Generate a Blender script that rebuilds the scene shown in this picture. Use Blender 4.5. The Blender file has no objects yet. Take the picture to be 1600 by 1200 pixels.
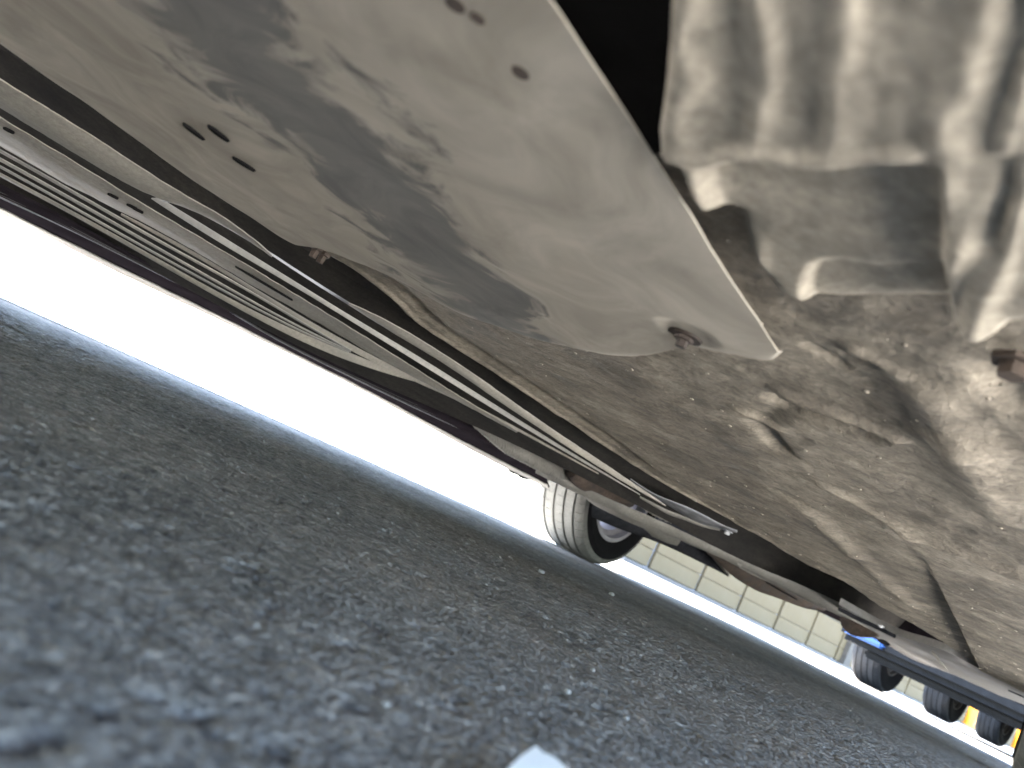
import bpy, bmesh, math, random
import numpy as np
from mathutils import Vector, Matrix
from math import radians, sin, cos, pi, atan2, sqrt
random.seed(7); RNG = np.random.default_rng(7)
sc = bpy.context.scene
COL = sc.collection

# ------------------------------------------------------------------ camera
F, CAM_H = 1211.0, 0.075
psi, pit, rol = radians(38.9), radians(7.7), radians(26.2)
_r0 = np.array([sin(psi), -cos(psi), 0.]); _f0 = np.array([cos(psi), sin(psi), 0.]); _z = np.array([0, 0, 1.])
FW = _f0*cos(pit) + _z*sin(pit); _u0 = -_f0*sin(pit) + _z*cos(pit)
CR = cos(rol)*_r0 + sin(rol)*_u0; CU = -sin(rol)*_r0 + cos(rol)*_u0
EYE = np.array([0, 0, CAM_H])
cam = bpy.data.cameras.new('camera'); cam_o = bpy.data.objects.new('camera', cam); COL.objects.link(cam_o)
cam.sensor_width = 36.0; cam.lens = F/1600*36; cam.clip_start = 0.005; cam.clip_end = 6000
m = Matrix.Identity(4)
for i in range(3):
    m[i][0] = CR[i]; m[i][1] = CU[i]; m[i][2] = -FW[i]; m[i][3] = EYE[i]
cam_o.matrix_world = m
cam.dof.use_dof = True; cam.dof.focus_distance = 0.85; cam.dof.aperture_fstop = 9.5
sc.camera = cam_o

# ------------------------------------------------------------------ light
SUN_EL = radians(72); SUN_DIR = Vector((-0.12*cos(SUN_EL), 0.993*cos(SUN_EL), sin(SUN_EL))).normalized()
w = bpy.data.worlds.new('World'); sc.world = w; w.use_nodes = True
nt = w.node_tree; bg = nt.nodes['Background']
sky = nt.nodes.new('ShaderNodeTexSky'); sky.sky_type = 'NISHITA'; sky.sun_disc = False
sky.sun_elevation = SUN_EL; sky.sun_rotation = atan2(SUN_DIR.x, SUN_DIR.y); sky.dust_density = 1.5
nt.links.new(sky.outputs[0], bg.inputs[0]); bg.inputs[1].default_value = 0.15
sl = bpy.data.lights.new('sun', 'SUN'); sl.energy = 4.2; sl.angle = radians(0.5); sl.color = (1, .95, .87)
so = bpy.data.objects.new('sun', sl); COL.objects.link(so); so.rotation_euler = SUN_DIR.to_track_quat('Z', 'Y').to_euler()
so.location = (0, 8, 12)
sc.view_settings.view_transform = 'Standard'; sc.view_settings.look = 'None'
sc.view_settings.exposure = 4.5; sc.view_settings.gamma = 1.0; sc.view_settings.use_curve_mapping = False
sc.render.engine = 'CYCLES'
sc.cycles.max_bounces = 10; sc.cycles.diffuse_bounces = 8; sc.cycles.glossy_bounces = 4
sc.cycles.use_denoising = True; sc.cycles.sample_clamp_indirect = 8
sc.cycles.caustics_reflective = False; sc.cycles.caustics_refractive = False

# ------------------------------------------------------------------ numpy noise
def _hash(ix, iy, s):
    n = (ix.astype(np.int64)*374761393 + iy.astype(np.int64)*668265263 + s*974634777) & 0xffffffff
    n = ((n ^ (n >> 13))*1274126177) & 0xffffffff
    n = (n ^ (n >> 16)) & 0xffffff
    return n/float(0xffffff)
def vn(x, y, s=0):
    x = np.asarray(x, float); y = np.asarray(y, float)
    ix = np.floor(x); iy = np.floor(y); fx = x-ix; fy = y-iy
    fx = fx*fx*(3-2*fx); fy = fy*fy*(3-2*fy)
    a = _hash(ix, iy, s); b = _hash(ix+1, iy, s); c = _hash(ix, iy+1, s); d = _hash(ix+1, iy+1, s)
    return (a*(1-fx)+b*fx)*(1-fy)+(c*(1-fx)+d*fx)*fy - .5
def fbm(x, y, s=0, o=4):
    r = 0; a = 1.0
    for k in range(o):
        r = r + a*vn(np.asarray(x)*2**k+17.3*k, np.asarray(y)*2**k-9.1*k, s+k); a *= .5
    return r
def worley(x, y, s=0):
    ix = np.floor(x); iy = np.floor(y); best = np.full(np.shape(x), 9.); idv = np.zeros(np.shape(x))
    for dx in (-1, 0, 1):
        for dy in (-1, 0, 1):
            cx = ix+dx; cy = iy+dy
            d = np.hypot(cx+_hash(cx, cy, s)-x, cy+_hash(cx, cy, s+5)-y)
            h = _hash(cx, cy, s+9); m_ = d < best
            best = np.where(m_, d, best); idv = np.where(m_, h, idv)
    return best, idv
def sstep(a, b, x):
    t = np.clip((x-a)/(b-a), 0, 1); return t*t*(3-2*t)

# ------------------------------------------------------------------ geometry helpers
def ray(px, py): return FW + (px-800)/F*CR - (py-600)/F*CU
def P(px, py, k='h', v=0.):
    d = ray(px, py)
    t = {'h': (v-CAM_H)/d[2], 'y': v/d[1], 'x': v/d[0], 'd': v}[k]
    return EYE + t*d
def proj(p):
    q = np.asarray(p, float)-EYE; zc = q@FW
    return 800+F*(q@CR)/zc, 600-F*(q@CU)/zc
def mesh(name, V, Fc, mat, parent=None, org=None, smooth=True, sharp=None):
    me = bpy.data.meshes.new(name)
    V = np.asarray(V, float)
    if org is not None: V = V-np.asarray(org)
    me.from_pydata([tuple(v) for v in V], [], [tuple(int(i) for i in f) for f in Fc]); me.update()
    return link(name, me, mat, parent, smooth, sharp)
def link(name, me, mat, parent=None, smooth=True, sharp=None):
    if smooth:
        me.polygons.foreach_set('use_smooth', [True]*len(me.polygons))
        if sharp: me.set_sharp_from_angle(angle=radians(sharp))
    if mat and not me.materials: me.materials.append(mat)
    o = bpy.data.objects.new(name, me); COL.objects.link(o)
    if parent: o.parent = parent
    return o
def grid_faces(n, m_):
    i = np.arange(n-1)[:, None]*m_ + np.arange(m_-1)[None, :]
    i = i.ravel(); return np.stack([i, i+1, i+m_+1, i+m_], 1)
def grid_mesh(name, G, mat, parent=None, org=(0, 0, 0), keep=None):
    n, m_ = G.shape[:2]
    V = (G.reshape(-1, 3)-np.asarray(org)).astype(np.float32); Fc = grid_faces(n, m_)
    if keep is not None: Fc = Fc[keep.ravel()]
    me = bpy.data.meshes.new(name)
    me.vertices.add(len(V)); me.vertices.foreach_set('co', V.ravel())
    me.loops.add(len(Fc)*4); me.loops.foreach_set('vertex_index', Fc.astype(np.int32).ravel())
    me.polygons.add(len(Fc)); me.polygons.foreach_set('loop_start', np.arange(0, len(Fc)*4, 4, dtype=np.int32))
    me.polygons.foreach_set('loop_total', np.full(len(Fc), 4, dtype=np.int32))
    me.update(calc_edges=True); me.validate()
    return link(name, me, mat, parent)
def catmull(A, n):
    A = np.asarray(A, float)
    seg = np.linalg.norm(np.diff(A, axis=0), axis=1); s = np.r_[0, np.cumsum(seg)]; s /= s[-1]
    B = np.vstack([2*A[0]-A[1], A, 2*A[-1]-A[-2]])
    out = []
    for t in np.linspace(0, 1, n):
        i = min(max(np.searchsorted(s, t, 'right')-1, 0), len(A)-2)
        u = (t-s[i])/(s[i+1]-s[i]+1e-12); p0, p1, p2, p3 = B[i:i+4]
        # limited tangents keep straight edges straight
        m1 = (p2-p0)/2; m2 = (p3-p1)/2; L = np.linalg.norm(p2-p1)
        for mm in (m1, m2):
            ln = np.linalg.norm(mm)
            if ln > L: mm *= L/ln
        h = u*u*(3-2*u)
        out.append((2*u**3-3*u**2+1)*p1+(u**3-2*u**2+u)*m1+(-2*u**3+3*u**2)*p2+(u**3-u**2)*m2)
    return np.array(out)
def slab(name, G, th, mat, parent, org, sharp=50):
    """a grid of points (the under face, looking down) given a thickness upward"""
    n, m_ = G.shape[:2]; A = G.reshape(-1, 3); T = A+np.array([0, 0, th]); N = n*m_
    f = grid_faces(n, m_); Fc = [tuple(q) for q in f]+[tuple(q[::-1]+N) for q in f]
    b = [j for j in range(m_)]+[i*m_+m_-1 for i in range(1, n)]+[(n-1)*m_+j for j in range(m_-2, -1, -1)]+[i*m_ for i in range(n-2, 0, -1)]
    for a, c in zip(b, b[1:]+b[:1]): Fc.append((a, a+N, c+N, c))
    o = mesh(name, np.vstack([A, T]), Fc, mat, parent, org, True, sharp)
    bm = bmesh.new(); bm.from_mesh(o.data); bmesh.ops.recalc_face_normals(bm, faces=bm.faces); bm.to_mesh(o.data); bm.free()
    return o
def rows_grid(rows, n, m_):
    R = [catmull([P(*q) for q in r], n) for r in rows]
    R = np.array(R)                                   # rows x n x 3
    out = []
    for j in range(len(R)-1):
        for t in np.linspace(0, 1, m_, endpoint=False): out.append(R[j]*(1-t)+R[j+1]*t)
    out.append(R[-1]); return np.array(out).transpose(1, 0, 2)   # n x M x 3
GRIDS = []
def strip(name, top, bot, mat, parent, org, th=.006, n=60, m_=5, bulge=.0, rough=.0, seed=0):
    G = rows_grid([top, bot], n, m_)
    t = np.linspace(0, 1, G.shape[1])[None, :]
    G[:, :, 2] -= bulge*np.sin(pi*t)
    if rough: G[:, :, 2] += rough*fbm(G[:, :, 0]*60, G[:, :, 1]*60, seed)
    GRIDS.append(G); return slab(name, G, th, mat, parent, org)
def on_grid(px, py):
    best = None
    for G in GRIDS:
        A = G.reshape(-1, 3); u, v = zip(*[proj(p) for p in A]); d = np.hypot(np.array(u)-px, np.array(v)-py); i = d.argmin()
        if best is None or d[i] < best[0]: best = (d[i], A[i].copy())
    return best[1]
def flat_poly(name, pts, th, mat, parent, org, bev=.002, ax=2):
    """a closed outline of world points, given thickness upward and a small bevel"""
    bm = bmesh.new(); vs = [bm.verts.new(Vector(p)-Vector(org)) for p in pts]
    f = bm.faces.new(vs); r = bmesh.ops.extrude_face_region(bm, geom=[f])
    for v in [g for g in r['geom'] if isinstance(g, bmesh.types.BMVert)]: v.co[ax] += th
    bmesh.ops.recalc_face_normals(bm, faces=bm.faces)
    if bev: bmesh.ops.bevel(bm, geom=bm.edges[:], offset=bev, segments=2, affect='EDGES', clamp_overlap=True)
    bmesh.ops.triangulate(bm, faces=[f for f in bm.faces if len(f.verts) > 4])
    me = bpy.data.meshes.new(name); bm.to_mesh(me); bm.free()
    return link(name, me, mat, parent, True, 40)
def box(name, c, s, mat, parent=None, bev=.01, rot=None, taper=None):
    bm = bmesh.new(); bmesh.ops.create_cube(bm, size=1)
    for v in bm.verts:
        if taper and v.co.z > 0: v.co.x *= taper[0]; v.co.y *= taper[1]
        v.co = Vector((v.co.x*s[0], v.co.y*s[1], v.co.z*s[2]))
        if rot: v.co = rot @ v.co
        v.co += Vector(c)
    if bev: bmesh.ops.bevel(bm, geom=bm.edges[:], offset=bev, segments=2, affect='EDGES', clamp_overlap=True)
    me = bpy.data.meshes.new(name); bm.to_mesh(me); bm.free()
    return link(name, me, mat, parent, True, 40)
def tube(name, pts, radii, mat, parent, org=(0, 0, 0), seg=12, n=None):
    A = np.asarray(pts, float); R = np.asarray(radii, float) if np.ndim(radii) else np.full(len(A), radii)
    if n:
        s = np.linspace(0, 1, len(A)); A2 = catmull(A, n); R = np.interp(np.linspace(0, 1, n), s, R); A = A2
    V = []; Fc = []; up = np.array([.1, .2, 1.])
    for i in range(len(A)):
        t = A[min(i+1, len(A)-1)]-A[max(i-1, 0)]; t = t/(np.linalg.norm(t)+1e-12)
        a = np.cross(t, up); a /= np.linalg.norm(a); b = np.cross(t, a)
        for k in range(seg):
            th = 2*pi*k/seg; V.append(A[i]+R[i]*(cos(th)*a+sin(th)*b))
    for i in range(len(A)-1):
        for k in range(seg):
            Fc.append((i*seg+k, i*seg+(k+1) % seg, (i+1)*seg+(k+1) % seg, (i+1)*seg+k))
    Fc.append(tuple(range(seg))[::-1]); Fc.append(tuple((len(A)-1)*seg+k for k in range(seg)))
    return mesh(name, V, Fc, mat, parent, org, True, 50)
def empty(name, loc, label=None, cat=None, parent=None, rotz=0, group=None):
    o = bpy.data.objects.new(name, None); COL.objects.link(o); o.location = loc; o.rotation_euler = (0, 0, rotz)
    o.empty_display_size = .1
    if parent: o.parent = parent
    tag(o, label, cat, group); return o
def tag(o, label=None, cat=None, group=None, kind=None):
    if label: o['label'] = label
    if cat: o['category'] = cat
    if group: o['group'] = group
    if kind: o['kind'] = kind
    return o

# ------------------------------------------------------------------ materials
def new_mat(name):
    mt = bpy.data.materials.new(name); mt.use_nodes = True
    return mt, mt.node_tree, mt.node_tree.nodes['Principled BSDF']
def nd(t, typ, **kw):
    n = t.nodes.new(typ)
    for k, v in kw.items():
        if isinstance(k, str) and hasattr(n, k): setattr(n, k, v)
        else: n.inputs[k.replace('_', ' ')].default_value = v
    return n
def coords(t, scale=(1, 1, 1), rot=0., warp=0., wscale=4.):
    tc = t.nodes.new('ShaderNodeTexCoord'); out = tc.outputs['Object']
    if warp:
        nz = nd(t, 'ShaderNodeTexNoise', Scale=wscale, Detail=3.); t.links.new(out, nz.inputs['Vector'])
        sub = nd(t, 'ShaderNodeVectorMath', operation='SUBTRACT'); t.links.new(nz.outputs['Color'], sub.inputs[0]); sub.inputs[1].default_value = (.5, .5, .5)
        ma = nd(t, 'ShaderNodeVectorMath', operation='MULTIPLY_ADD'); t.links.new(sub.outputs[0], ma.inputs[0]); ma.inputs[1].default_value = (warp,)*3; t.links.new(out, ma.inputs[2]); out = ma.outputs[0]
    mp = t.nodes.new('ShaderNodeMapping'); mp.inputs['Rotation'].default_value = (0, 0, rot); mp.inputs['Scale'].default_value = scale
    t.links.new(out, mp.inputs['Vector']); return mp.outputs[0]
def noise(t, vec, scale, detail=4., rough=.55, dist=0.):
    n = nd(t, 'ShaderNodeTexNoise', Scale=scale, Detail=detail, Roughness=rough, Distortion=dist); t.links.new(vec, n.inputs['Vector']); return n.outputs['Fac']
def ramp(t, fac, stops):
    r = t.nodes.new('ShaderNodeValToRGB'); cr = r.color_ramp
    while len(cr.elements) < len(stops): cr.elements.new(.5)
    for e, (p, c) in zip(cr.elements, stops):
        e.position = p; e.color = (*c, 1) if hasattr(c, '__len__') else (c, c, c, 1)
    t.links.new(fac, r.inputs[0]); return r.outputs[0]
def mix(t, fac, a, b, mode='MIX'):
    n = t.nodes.new('ShaderNodeMix'); n.data_type = 'RGBA'; n.blend_type = mode
    if isinstance(fac, (int, float)): n.inputs[0].default_value = fac
    else: t.links.new(fac, n.inputs[0])
    for k, v in ((6, a), (7, b)):
        if hasattr(v, 'is_linked') or hasattr(v, 'links'): t.links.new(v, n.inputs[k])
        else: n.inputs[k].default_value = (*v, 1)
    return n.outputs[2]
def bump(t, bsdf, fac, strength=.3, dist=.002, prev=None):
    b = nd(t, 'ShaderNodeBump'); b.inputs['Strength'].default_value = strength; b.inputs['Distance'].default_value = dist
    t.links.new(fac, b.inputs['Height'])
    if prev is not None: t.links.new(prev, b.inputs['Normal'])
    t.links.new(b.outputs[0], bsdf.inputs['Normal']); return b.outputs[0]
def dirt_mat(name, clean, d1, d2, cover=.5, scale=9., stretch=(1, 1, 1), rot=0., warp=.05, rough=.75, grain=180., gstr=.35, soft=.12, spec=.25, crust=0.):
    """a clean surface under road dust: two dust tones, patchy cover, fine grain"""
    mt, t, b = new_mat(name)
    v = coords(t, stretch, rot, warp, scale*.6); v0 = coords(t)
    n1 = noise(t, v, scale, 6., .6, .3); n2 = noise(t, v, scale*3.7, 5., .65); n3 = noise(t, v0, grain, 3., .7)
    dust = mix(t, ramp(t, n2, [(.3, 0.), (.7, 1.)]), d1, d2)
    dust = mix(t, .35, dust, mix(t, ramp(t, n3, [(.3, 0.), (.7, 1.)]), tuple(c*.6 for c in d1), tuple(min(.85, c*1.25) for c in d2)))
    msk = ramp(t, n1, [(max(0, 1-cover-soft-.0), 0.), (min(1, 1-cover+soft), 1.)])
    t.links.new(mix(t, msk, clean, dust), b.inputs['Base Color'])
    t.links.new(ramp(t, msk, [(0, rough*.6), (1, .95)]), b.inputs['Roughness'])
    b.inputs['Specular IOR Level'].default_value = spec
    p = bump(t, b, n3, gstr, .0012)
    if crust: bump(t, b, n2, crust, .006, p)
    return mt
def plain(name, col, rough=.5, metal=0., var=.15, scale=30., spec=.5, bstr=0.):
    mt, t, b = new_mat(name); v = coords(t)
    n = noise(t, v, scale, 5.)
    t.links.new(mix(t, ramp(t, n, [(.3, 0.), (.7, 1.)]), tuple(c*(1-var) for c in col), tuple(min(.9, c*(1+var)) for c in col)), b.inputs['Base Color'])
    t.links.new(ramp(t, n, [(.2, max(.02, rough-.08)), (.8, min(1, rough+.08))]), b.inputs['Roughness'])
    b.inputs['Metallic'].default_value = metal; b.inputs['Specular IOR Level'].default_value = spec
    if bstr: bump(t, b, n, bstr, .003)
    return mt

def asphalt_mat():
    mt, t, b = new_mat('asphalt')
    v = coords(t)
    vo = nd(t, 'ShaderNodeTexVoronoi', Scale=300.); t.links.new(v, vo.inputs['Vector'])
    vs = nd(t, 'ShaderNodeTexVoronoi', Scale=420.); t.links.new(v, vs.inputs['Vector'])
    n1 = noise(t, v, 2.3, 5.); n2 = noise(t, v, 60., 5., .7); n3 = noise(t, v, 700., 3., .7)
    base = mix(t, ramp(t, vo.outputs['Color'], [(.1, 0.), (.9, 1.)]), (.105, .10, .094), (.215, .205, .19))
    base = mix(t, ramp(t, n2, [(.35, 0.), (.65, 1.)]), base, (.165, .152, .138), 'MIX')
    base = mix(t, ramp(t, vs.outputs['Color'], [(.86, 0.), (.95, 1.)]), base, (.29, .28, .265))
    base = mix(t, ramp(t, n1, [(.38, 0.), (.62, .55)]), base, (.15, .126, .10))
    base = mix(t, ramp(t, n3, [(.4, .35), (.6, 0.)]), base, (.03, .03, .03))
    n4 = noise(t, v, 75., 5., .7); base = mix(t, 1., base, ramp(t, n4, [(.36, (.62, .605, .59)), (.5, (1.02, 1.0, .97)), (.66, (1.5, 1.46, 1.40))]), 'MULTIPLY')
    n5 = noise(t, v, 5., 4., .6); base = mix(t, 1., base, ramp(t, n5, [(.35, (1.05, 1.03, 1.0)), (.65, (1.5, 1.47, 1.43))]), 'MULTIPLY')
    t.links.new(base, b.inputs['Base Color'])
    b.inputs['Roughness'].default_value = .8; b.inputs['Specular IOR Level'].default_value = .1
    p = bump(t, b, vo.outputs['Distance'], .55, .003)
    p = bump(t, b, n2, .5, .002, p); bump(t, b, n3, .4, .0006, p)
    return mt
def plate_mat(line_a, line_b, width):
    """grey shield: one washed clean band along a line, dust elsewhere"""
    mt, t, b = new_mat('dusty_shield')
    v = coords(t, (1, 1, 1), 0, .10, 7.); v0 = coords(t)
    a = Vector(line_a); d = (Vector(line_b)-a).normalized(); nrm = Vector((-d.y, d.x, 0))
    sub = nd(t, 'ShaderNodeVectorMath', operation='SUBTRACT'); t.links.new(v, sub.inputs[0]); sub.inputs[1].default_value = a
    dt = nd(t, 'ShaderNodeVectorMath', operation='DOT_PRODUCT'); t.links.new(sub.outputs[0], dt.inputs[0]); dt.inputs[1].default_value = nrm
    ab = nd(t, 'ShaderNodeMath', operation='ABSOLUTE'); t.links.new(dt.outputs['Value'], ab.inputs[0])
    dv = nd(t, 'ShaderNodeMath', operation='DIVIDE'); t.links.new(ab.outputs[0], dv.inputs[0]); dv.inputs[1].default_value = width
    n1 = noise(t, v, 17., 6., .6, 1.2); n2 = noise(t, v, 12., 5., .6, 1.); n3 = noise(t, v0, 260., 3., .7)
    ad = nd(t, 'ShaderNodeMath', operation='MULTIPLY_ADD'); t.links.new(n1, ad.inputs[0]); ad.inputs[1].default_value = 3.0; t.links.new(dv.outputs[0], ad.inputs[2])
    msk = ramp(t, ad.outputs[0], [(.0, 0.), (1., 1.)])
    r = msk.node.color_ramp; r.elements[0].position = .83; r.elements[1].position = 1.0
    sc_ = nd(t, 'ShaderNodeMath', operation='MULTIPLY'); t.links.new(ad.outputs[0], sc_.inputs[0]); sc_.inputs[1].default_value = .4; t.links.new(sc_.outputs[0], msk.node.inputs[0])
    dust = mix(t, ramp(t, n2, [(.35, 0.), (.65, 1.)]), (.33, .295, .242), (.50, .45, .372))
    dust = mix(t, ramp(t, n1, [(.5, 0.), (.75, .5)]), dust, (.38, .345, .29))
    clean = mix(t, ramp(t, n1, [(.35, 0.), (.6, 1.)]), (.15, .144, .133), (.215, .204, .184))
    t.links.new(mix(t, msk, clean, dust), b.inputs['Base Color'])
    t.links.new(ramp(t, msk, [(0, .8), (1, .95)]), b.inputs['Roughness']); b.inputs['Specular IOR Level'].default_value = .06
    bump(t, b, n3, .12, .0006)
    return mt
M = {}
M['asphalt'] = asphalt_mat()
M['concrete'] = dirt_mat('pale_concrete', (.42, .41, .39), (.46, .45, .42), (.56, .55, .52), .6, 1.2, grain=60, gstr=.2)
M['yard'] = dirt_mat('yard_asphalt', (.06, .06, .06), (.07, .068, .065), (.10, .097, .09), .5, 1.5, grain=90, gstr=.4)
M['line'] = dirt_mat('road_paint', (.25, .25, .25), (.72, .72, .70), (.80, .80, .78), .72, 14., grain=150, gstr=.3)
M['floor'] = dirt_mat('dirty_floor', (.088, .077, .063), (.185, .161, .13), (.48, .415, .325), .59, 11., (1, 1, 1), 0, .10, .8, 210., .9, .22, .1, .28)
M['crust'] = dirt_mat('crusted_metal', (.15, .135, .112), (.34, .30, .24), (.50, .44, .35), .62, 42., (1, 1, 1), 0, .05, .8, 160., .3, .22, .1, .1)
M['cream'] = dirt_mat('dusty_lit_ledge', (.22, .21, .19), (.27, .25, .215), (.46, .42, .35), .56, 16., (.12, 1, 1), 0, .01, .6, 200., .3, .2, .4)
M['rib'] = dirt_mat('dusty_lit_rib', (.22, .22, .215), (.36, .35, .32), (.52, .49, .43), .58, 18., (.1, 1, 1), 0, .0, .5, 150., .2, .2, .4)
M['black'] = plain('black_plastic', (.030, .031, .035), .65, 0, .3, 40., .0, .1)
M['sooty_shade'] = dirt_mat('sooty_shade_plastic', (.031, .031, .032), (.045, .042, .038), (.10, .09, .078), .5, 10., (.25, 1, 1), 0, .02, .7, 150., .2, .3, .0)  # dark tone also stands for the shaded steps between ledges
M['void'] = plain('undercoat', (.016, .0155, .0155), .8, 0, .3, 12., .0)
M['plum'] = plain('dark_plum_paint', (.022, .018, .021), .6, 0, .25, 20., .0)
M['rust'] = dirt_mat('rusty_steel', (.05, .038, .031), (.085, .064, .05), (.15, .115, .09), .5, 20., grain=180, gstr=.5)
M['beam'] = dirt_mat('dusty_beam', (.16, .15, .135), (.24, .225, .195), (.34, .32, .28), .6, 12., (.3, 1, 1), 0, .02, .6, 150., .3, .2, .35)
M['steel'] = plain('grey_steel', (.2, .2, .205), .38, .6, .25, 25., .5, .1)
M['shiny'] = plain('bright_steel', (.3, .3, .3), .4, .7, .15, 25.)
M['apron'] = dirt_mat('grey_apron', (.17, .17, .17), (.26, .25, .22), (.4, .37, .32), .5, 7., (.4, 1, 1), 0, .04, .6, 120., .25, .2, .4)
M['tread'] = dirt_mat('dusty_tread', (.06, .06, .057), (.115, .113, .104), (.165, .162, .15), .72, 25., grain=200, gstr=.2)
M['rubber'] = plain('tyre_rubber', (.010, .010, .011), .8, 0, .2, 40., .02)
M['alloy'] = plain('wheel_alloy', (.42, .41, .44), .4, .5, .2, 20.)
M['drum'] = plain('brake_drum', (.06, .055, .05), .7, .3, .3, 25.)
M['glass'] = plain('dark_glass', (.02, .025, .03), .06, 0, .1, 5., .8)
M['blue'] = plain('blue_paint', (.014, .05, .17), .35, 0, .12, 12., .25)
M['navy'] = plain('navy_plastic', (.006, .0072, .0088), .5, 0, .25, 18., .03)
M['truck_tyre'] = dirt_mat('truck_tread', (.013, .0155, .02), (.02, .0235, .03), (.034, .038, .045), .5, 12., grain=120)
M['wall'] = dirt_mat('wall_panel', (.130, .092, .046), (.12, .085, .041), (.148, .112, .061), .6, 1.3, (1, 1, .5), 0, .2, .8, 60., .2, .25, .2)
M['joint'] = plain('wall_joint', (.20, .205, .22), .9, 0, .2, 6.)
M['post'] = plain('wall_post', (.085, .068, .048), .85, 0, .3, 6.)
M['orange'] = plain('orange_paint', (.75, .30, .02), .45, 0, .1, 10.)
M['pole'] = plain('dark_steel', (.035, .033, .03), .5, .4, .3, 20.)
M['paper'] = plain('white_paper', (.88, .85, .79), .8, 0, .03, 20., .2)
M['stone'] = plain('grey_stone', (.20, .19, .175), .85, 0, .25, 60., .3, .2)

# ------------------------------------------------------------------ the ground
def graded(a, fine0, fine1, b, d, g):
    mid = list(np.arange(fine0, fine1, d)); hi = [fine1]; s = d
    while hi[-1] < b: s *= g; hi.append(hi[-1]+s)
    lo = [fine0]; s = d
    while lo[-1] > a: s *= g; lo.append(lo[-1]-s)
    return np.array(lo[::-1][:-1]+mid+hi)
xs = graded(-1.6, -.10, .65, 9, .0016, 1.013); ys = graded(-.42, -.03, .75, 1.98, .0016, 1.013)
ys[-1] = 1.98
GX, GY = np.meshgrid(xs, ys, indexing='ij')
sp = np.maximum(np.gradient(xs)[:, None], np.gradient(ys)[None, :])
f1, id1 = worley(GX/.0040, GY/.0040, 3); f2, id2 = worley(GX/.018, GY/.018, 11)
st = np.clip(1-(f1/.62)**2, 0, 1)*(.35+.65*id1)*.0008 + np.clip(1-(f2/.5)**3, 0, 1)*(id2 > .7)*.0006
f3, id3 = worley(GX/.013, GY/.013, 17); far = sstep(.35, 1.1, np.hypot(GX, GY))
GZ = np.clip(1-(f3/.6)**2, 0, 1)*(.3+.7*id3)*.0020*far*sstep(.035, .010, sp) + st*sstep(.022, .006, sp) + .0006*fbm(GX*28, GY*28, 21, 3)*sstep(.03, .006, sp) + .004*fbm(GX*5, GY*5, 31, 3)
pit_ = sstep(.30, .42, fbm(GX*70, GY*70, 47, 2)); GZ -= .0020*pit_*sstep(.01, .004, sp)
for (px, py, rr, dd) in ((75, 1145, .004, .003), (280, 1115, .004, .002), (330, 1150, .003, .002), (905, 1160, .004, .003)):
    c = P(px, py); GZ -= dd*np.exp(-((GX-c[0])**2+(GY-c[1])**2)/(rr*rr))
GZ *= 1-.85*sstep(1.2, 1.5, GY)
asphalt = grid_mesh('asphalt', np.stack([GX, GY, GZ], 2), M['asphalt']); tag(asphalt, kind='structure')
R_ = 3000.
pave = mesh('pavement', [(-R_, -R_, -.02), (R_, -R_, -.02), (R_, R_, -.02), (-R_, R_, -.02)], [(0, 1, 2, 3)], M['yard']); tag(pave, kind='structure')
def apron_slab(x0, x1, y0, y1):
    o = box('concrete_bounce_slab', ((x0+x1)/2, (y0+y1)/2, -.021), (x1-x0, y1-y0, .03), M['concrete'], None, .004); tag(o, kind='structure')
apron_slab(-9, 7.5, 1.95, 60); apron_slab(-9, 7.5, -9, -.425); apron_slab(-9, -1.605, -.42, 1.98)  # right and front slabs are unseen, added to bounce light under the car
lx = np.linspace(-5, 8.5, 260)
LG = np.stack([np.stack([lx, np.full_like(lx, 1.50)+.006*vn(lx*9, lx*0, 4), np.full_like(lx, .010)], 1),
               np.stack([lx, np.full_like(lx, 1.585)+.006*vn(lx*9, lx*0, 5), np.full_like(lx, .010)], 1)], 1)
LG[:, :, 2] -= .0072
pl = slab('painted_line', LG - np.array([0, 0, .002]), .0012, M['line'], None, (0, 0, 0)); tag(pl, kind='structure')

# ------------------------------------------------------------------ the wall beyond
WD = radians(-12.5); wdir = np.array([cos(WD), sin(WD), 0]); wnrm = np.array([sin(WD), -cos(WD), 0])*1.0
w0 = np.array([18.7, 8.67, 0.]) - wdir*2.3
KZ = .05
kerb = slab('kerb', np.array([[w0-wdir*.4+wnrm*1.6+_z*(KZ-.15), w0+wdir*60+wnrm*1.6+_z*(KZ-.15)], [w0-wdir*.4-wnrm*.6+_z*(KZ-.15), w0+wdir*60-wnrm*.6+_z*(KZ-.15)]]), .15, M['yard'], None, (0, 0, 0))
tag(kerb, kind='structure')
wall = empty('panel_wall', tuple(w0), 'cream panel wall with blue grey vertical joints behind the rear wheel', 'wall', None, WD)
def wpx(px, py):                      # photo point -> distance along the wall
    d = ray(px, py); A = np.array([[d[0], -wdir[0]], [d[1], -wdir[1]]])
    t, s = np.linalg.solve(A, w0[:2]); return s, CAM_H+t*d[2]
ROW = [.0, .475, 1.25, 2.05, 2.85]
PW = 2.35; off = wpx(1093, 904)[0] % PW
mesh('backing', [(-.2, -.13, KZ), (58, -.13, KZ), (58, -.13, 2.9), (-.2, -.13, 2.9), (-.2, -.3, KZ), (58, -.3, KZ), (58, -.3, 2.9), (-.2, -.3, 2.9)] if False else
     [(-.2, .05, KZ), (58, .05, KZ), (58, .05, 2.9), (-.2, .05, 2.9), (-.2, .25, KZ), (58, .25, KZ), (58, .25, 2.9), (-.2, .25, 2.9)],
     [(0, 1, 2, 3), (7, 6, 5, 4), (3, 2, 6, 7), (0, 4, 5, 1), (0, 3, 7, 4), (1, 5, 6, 2)], M['joint'], wall, None, False)
pm = {}
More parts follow.
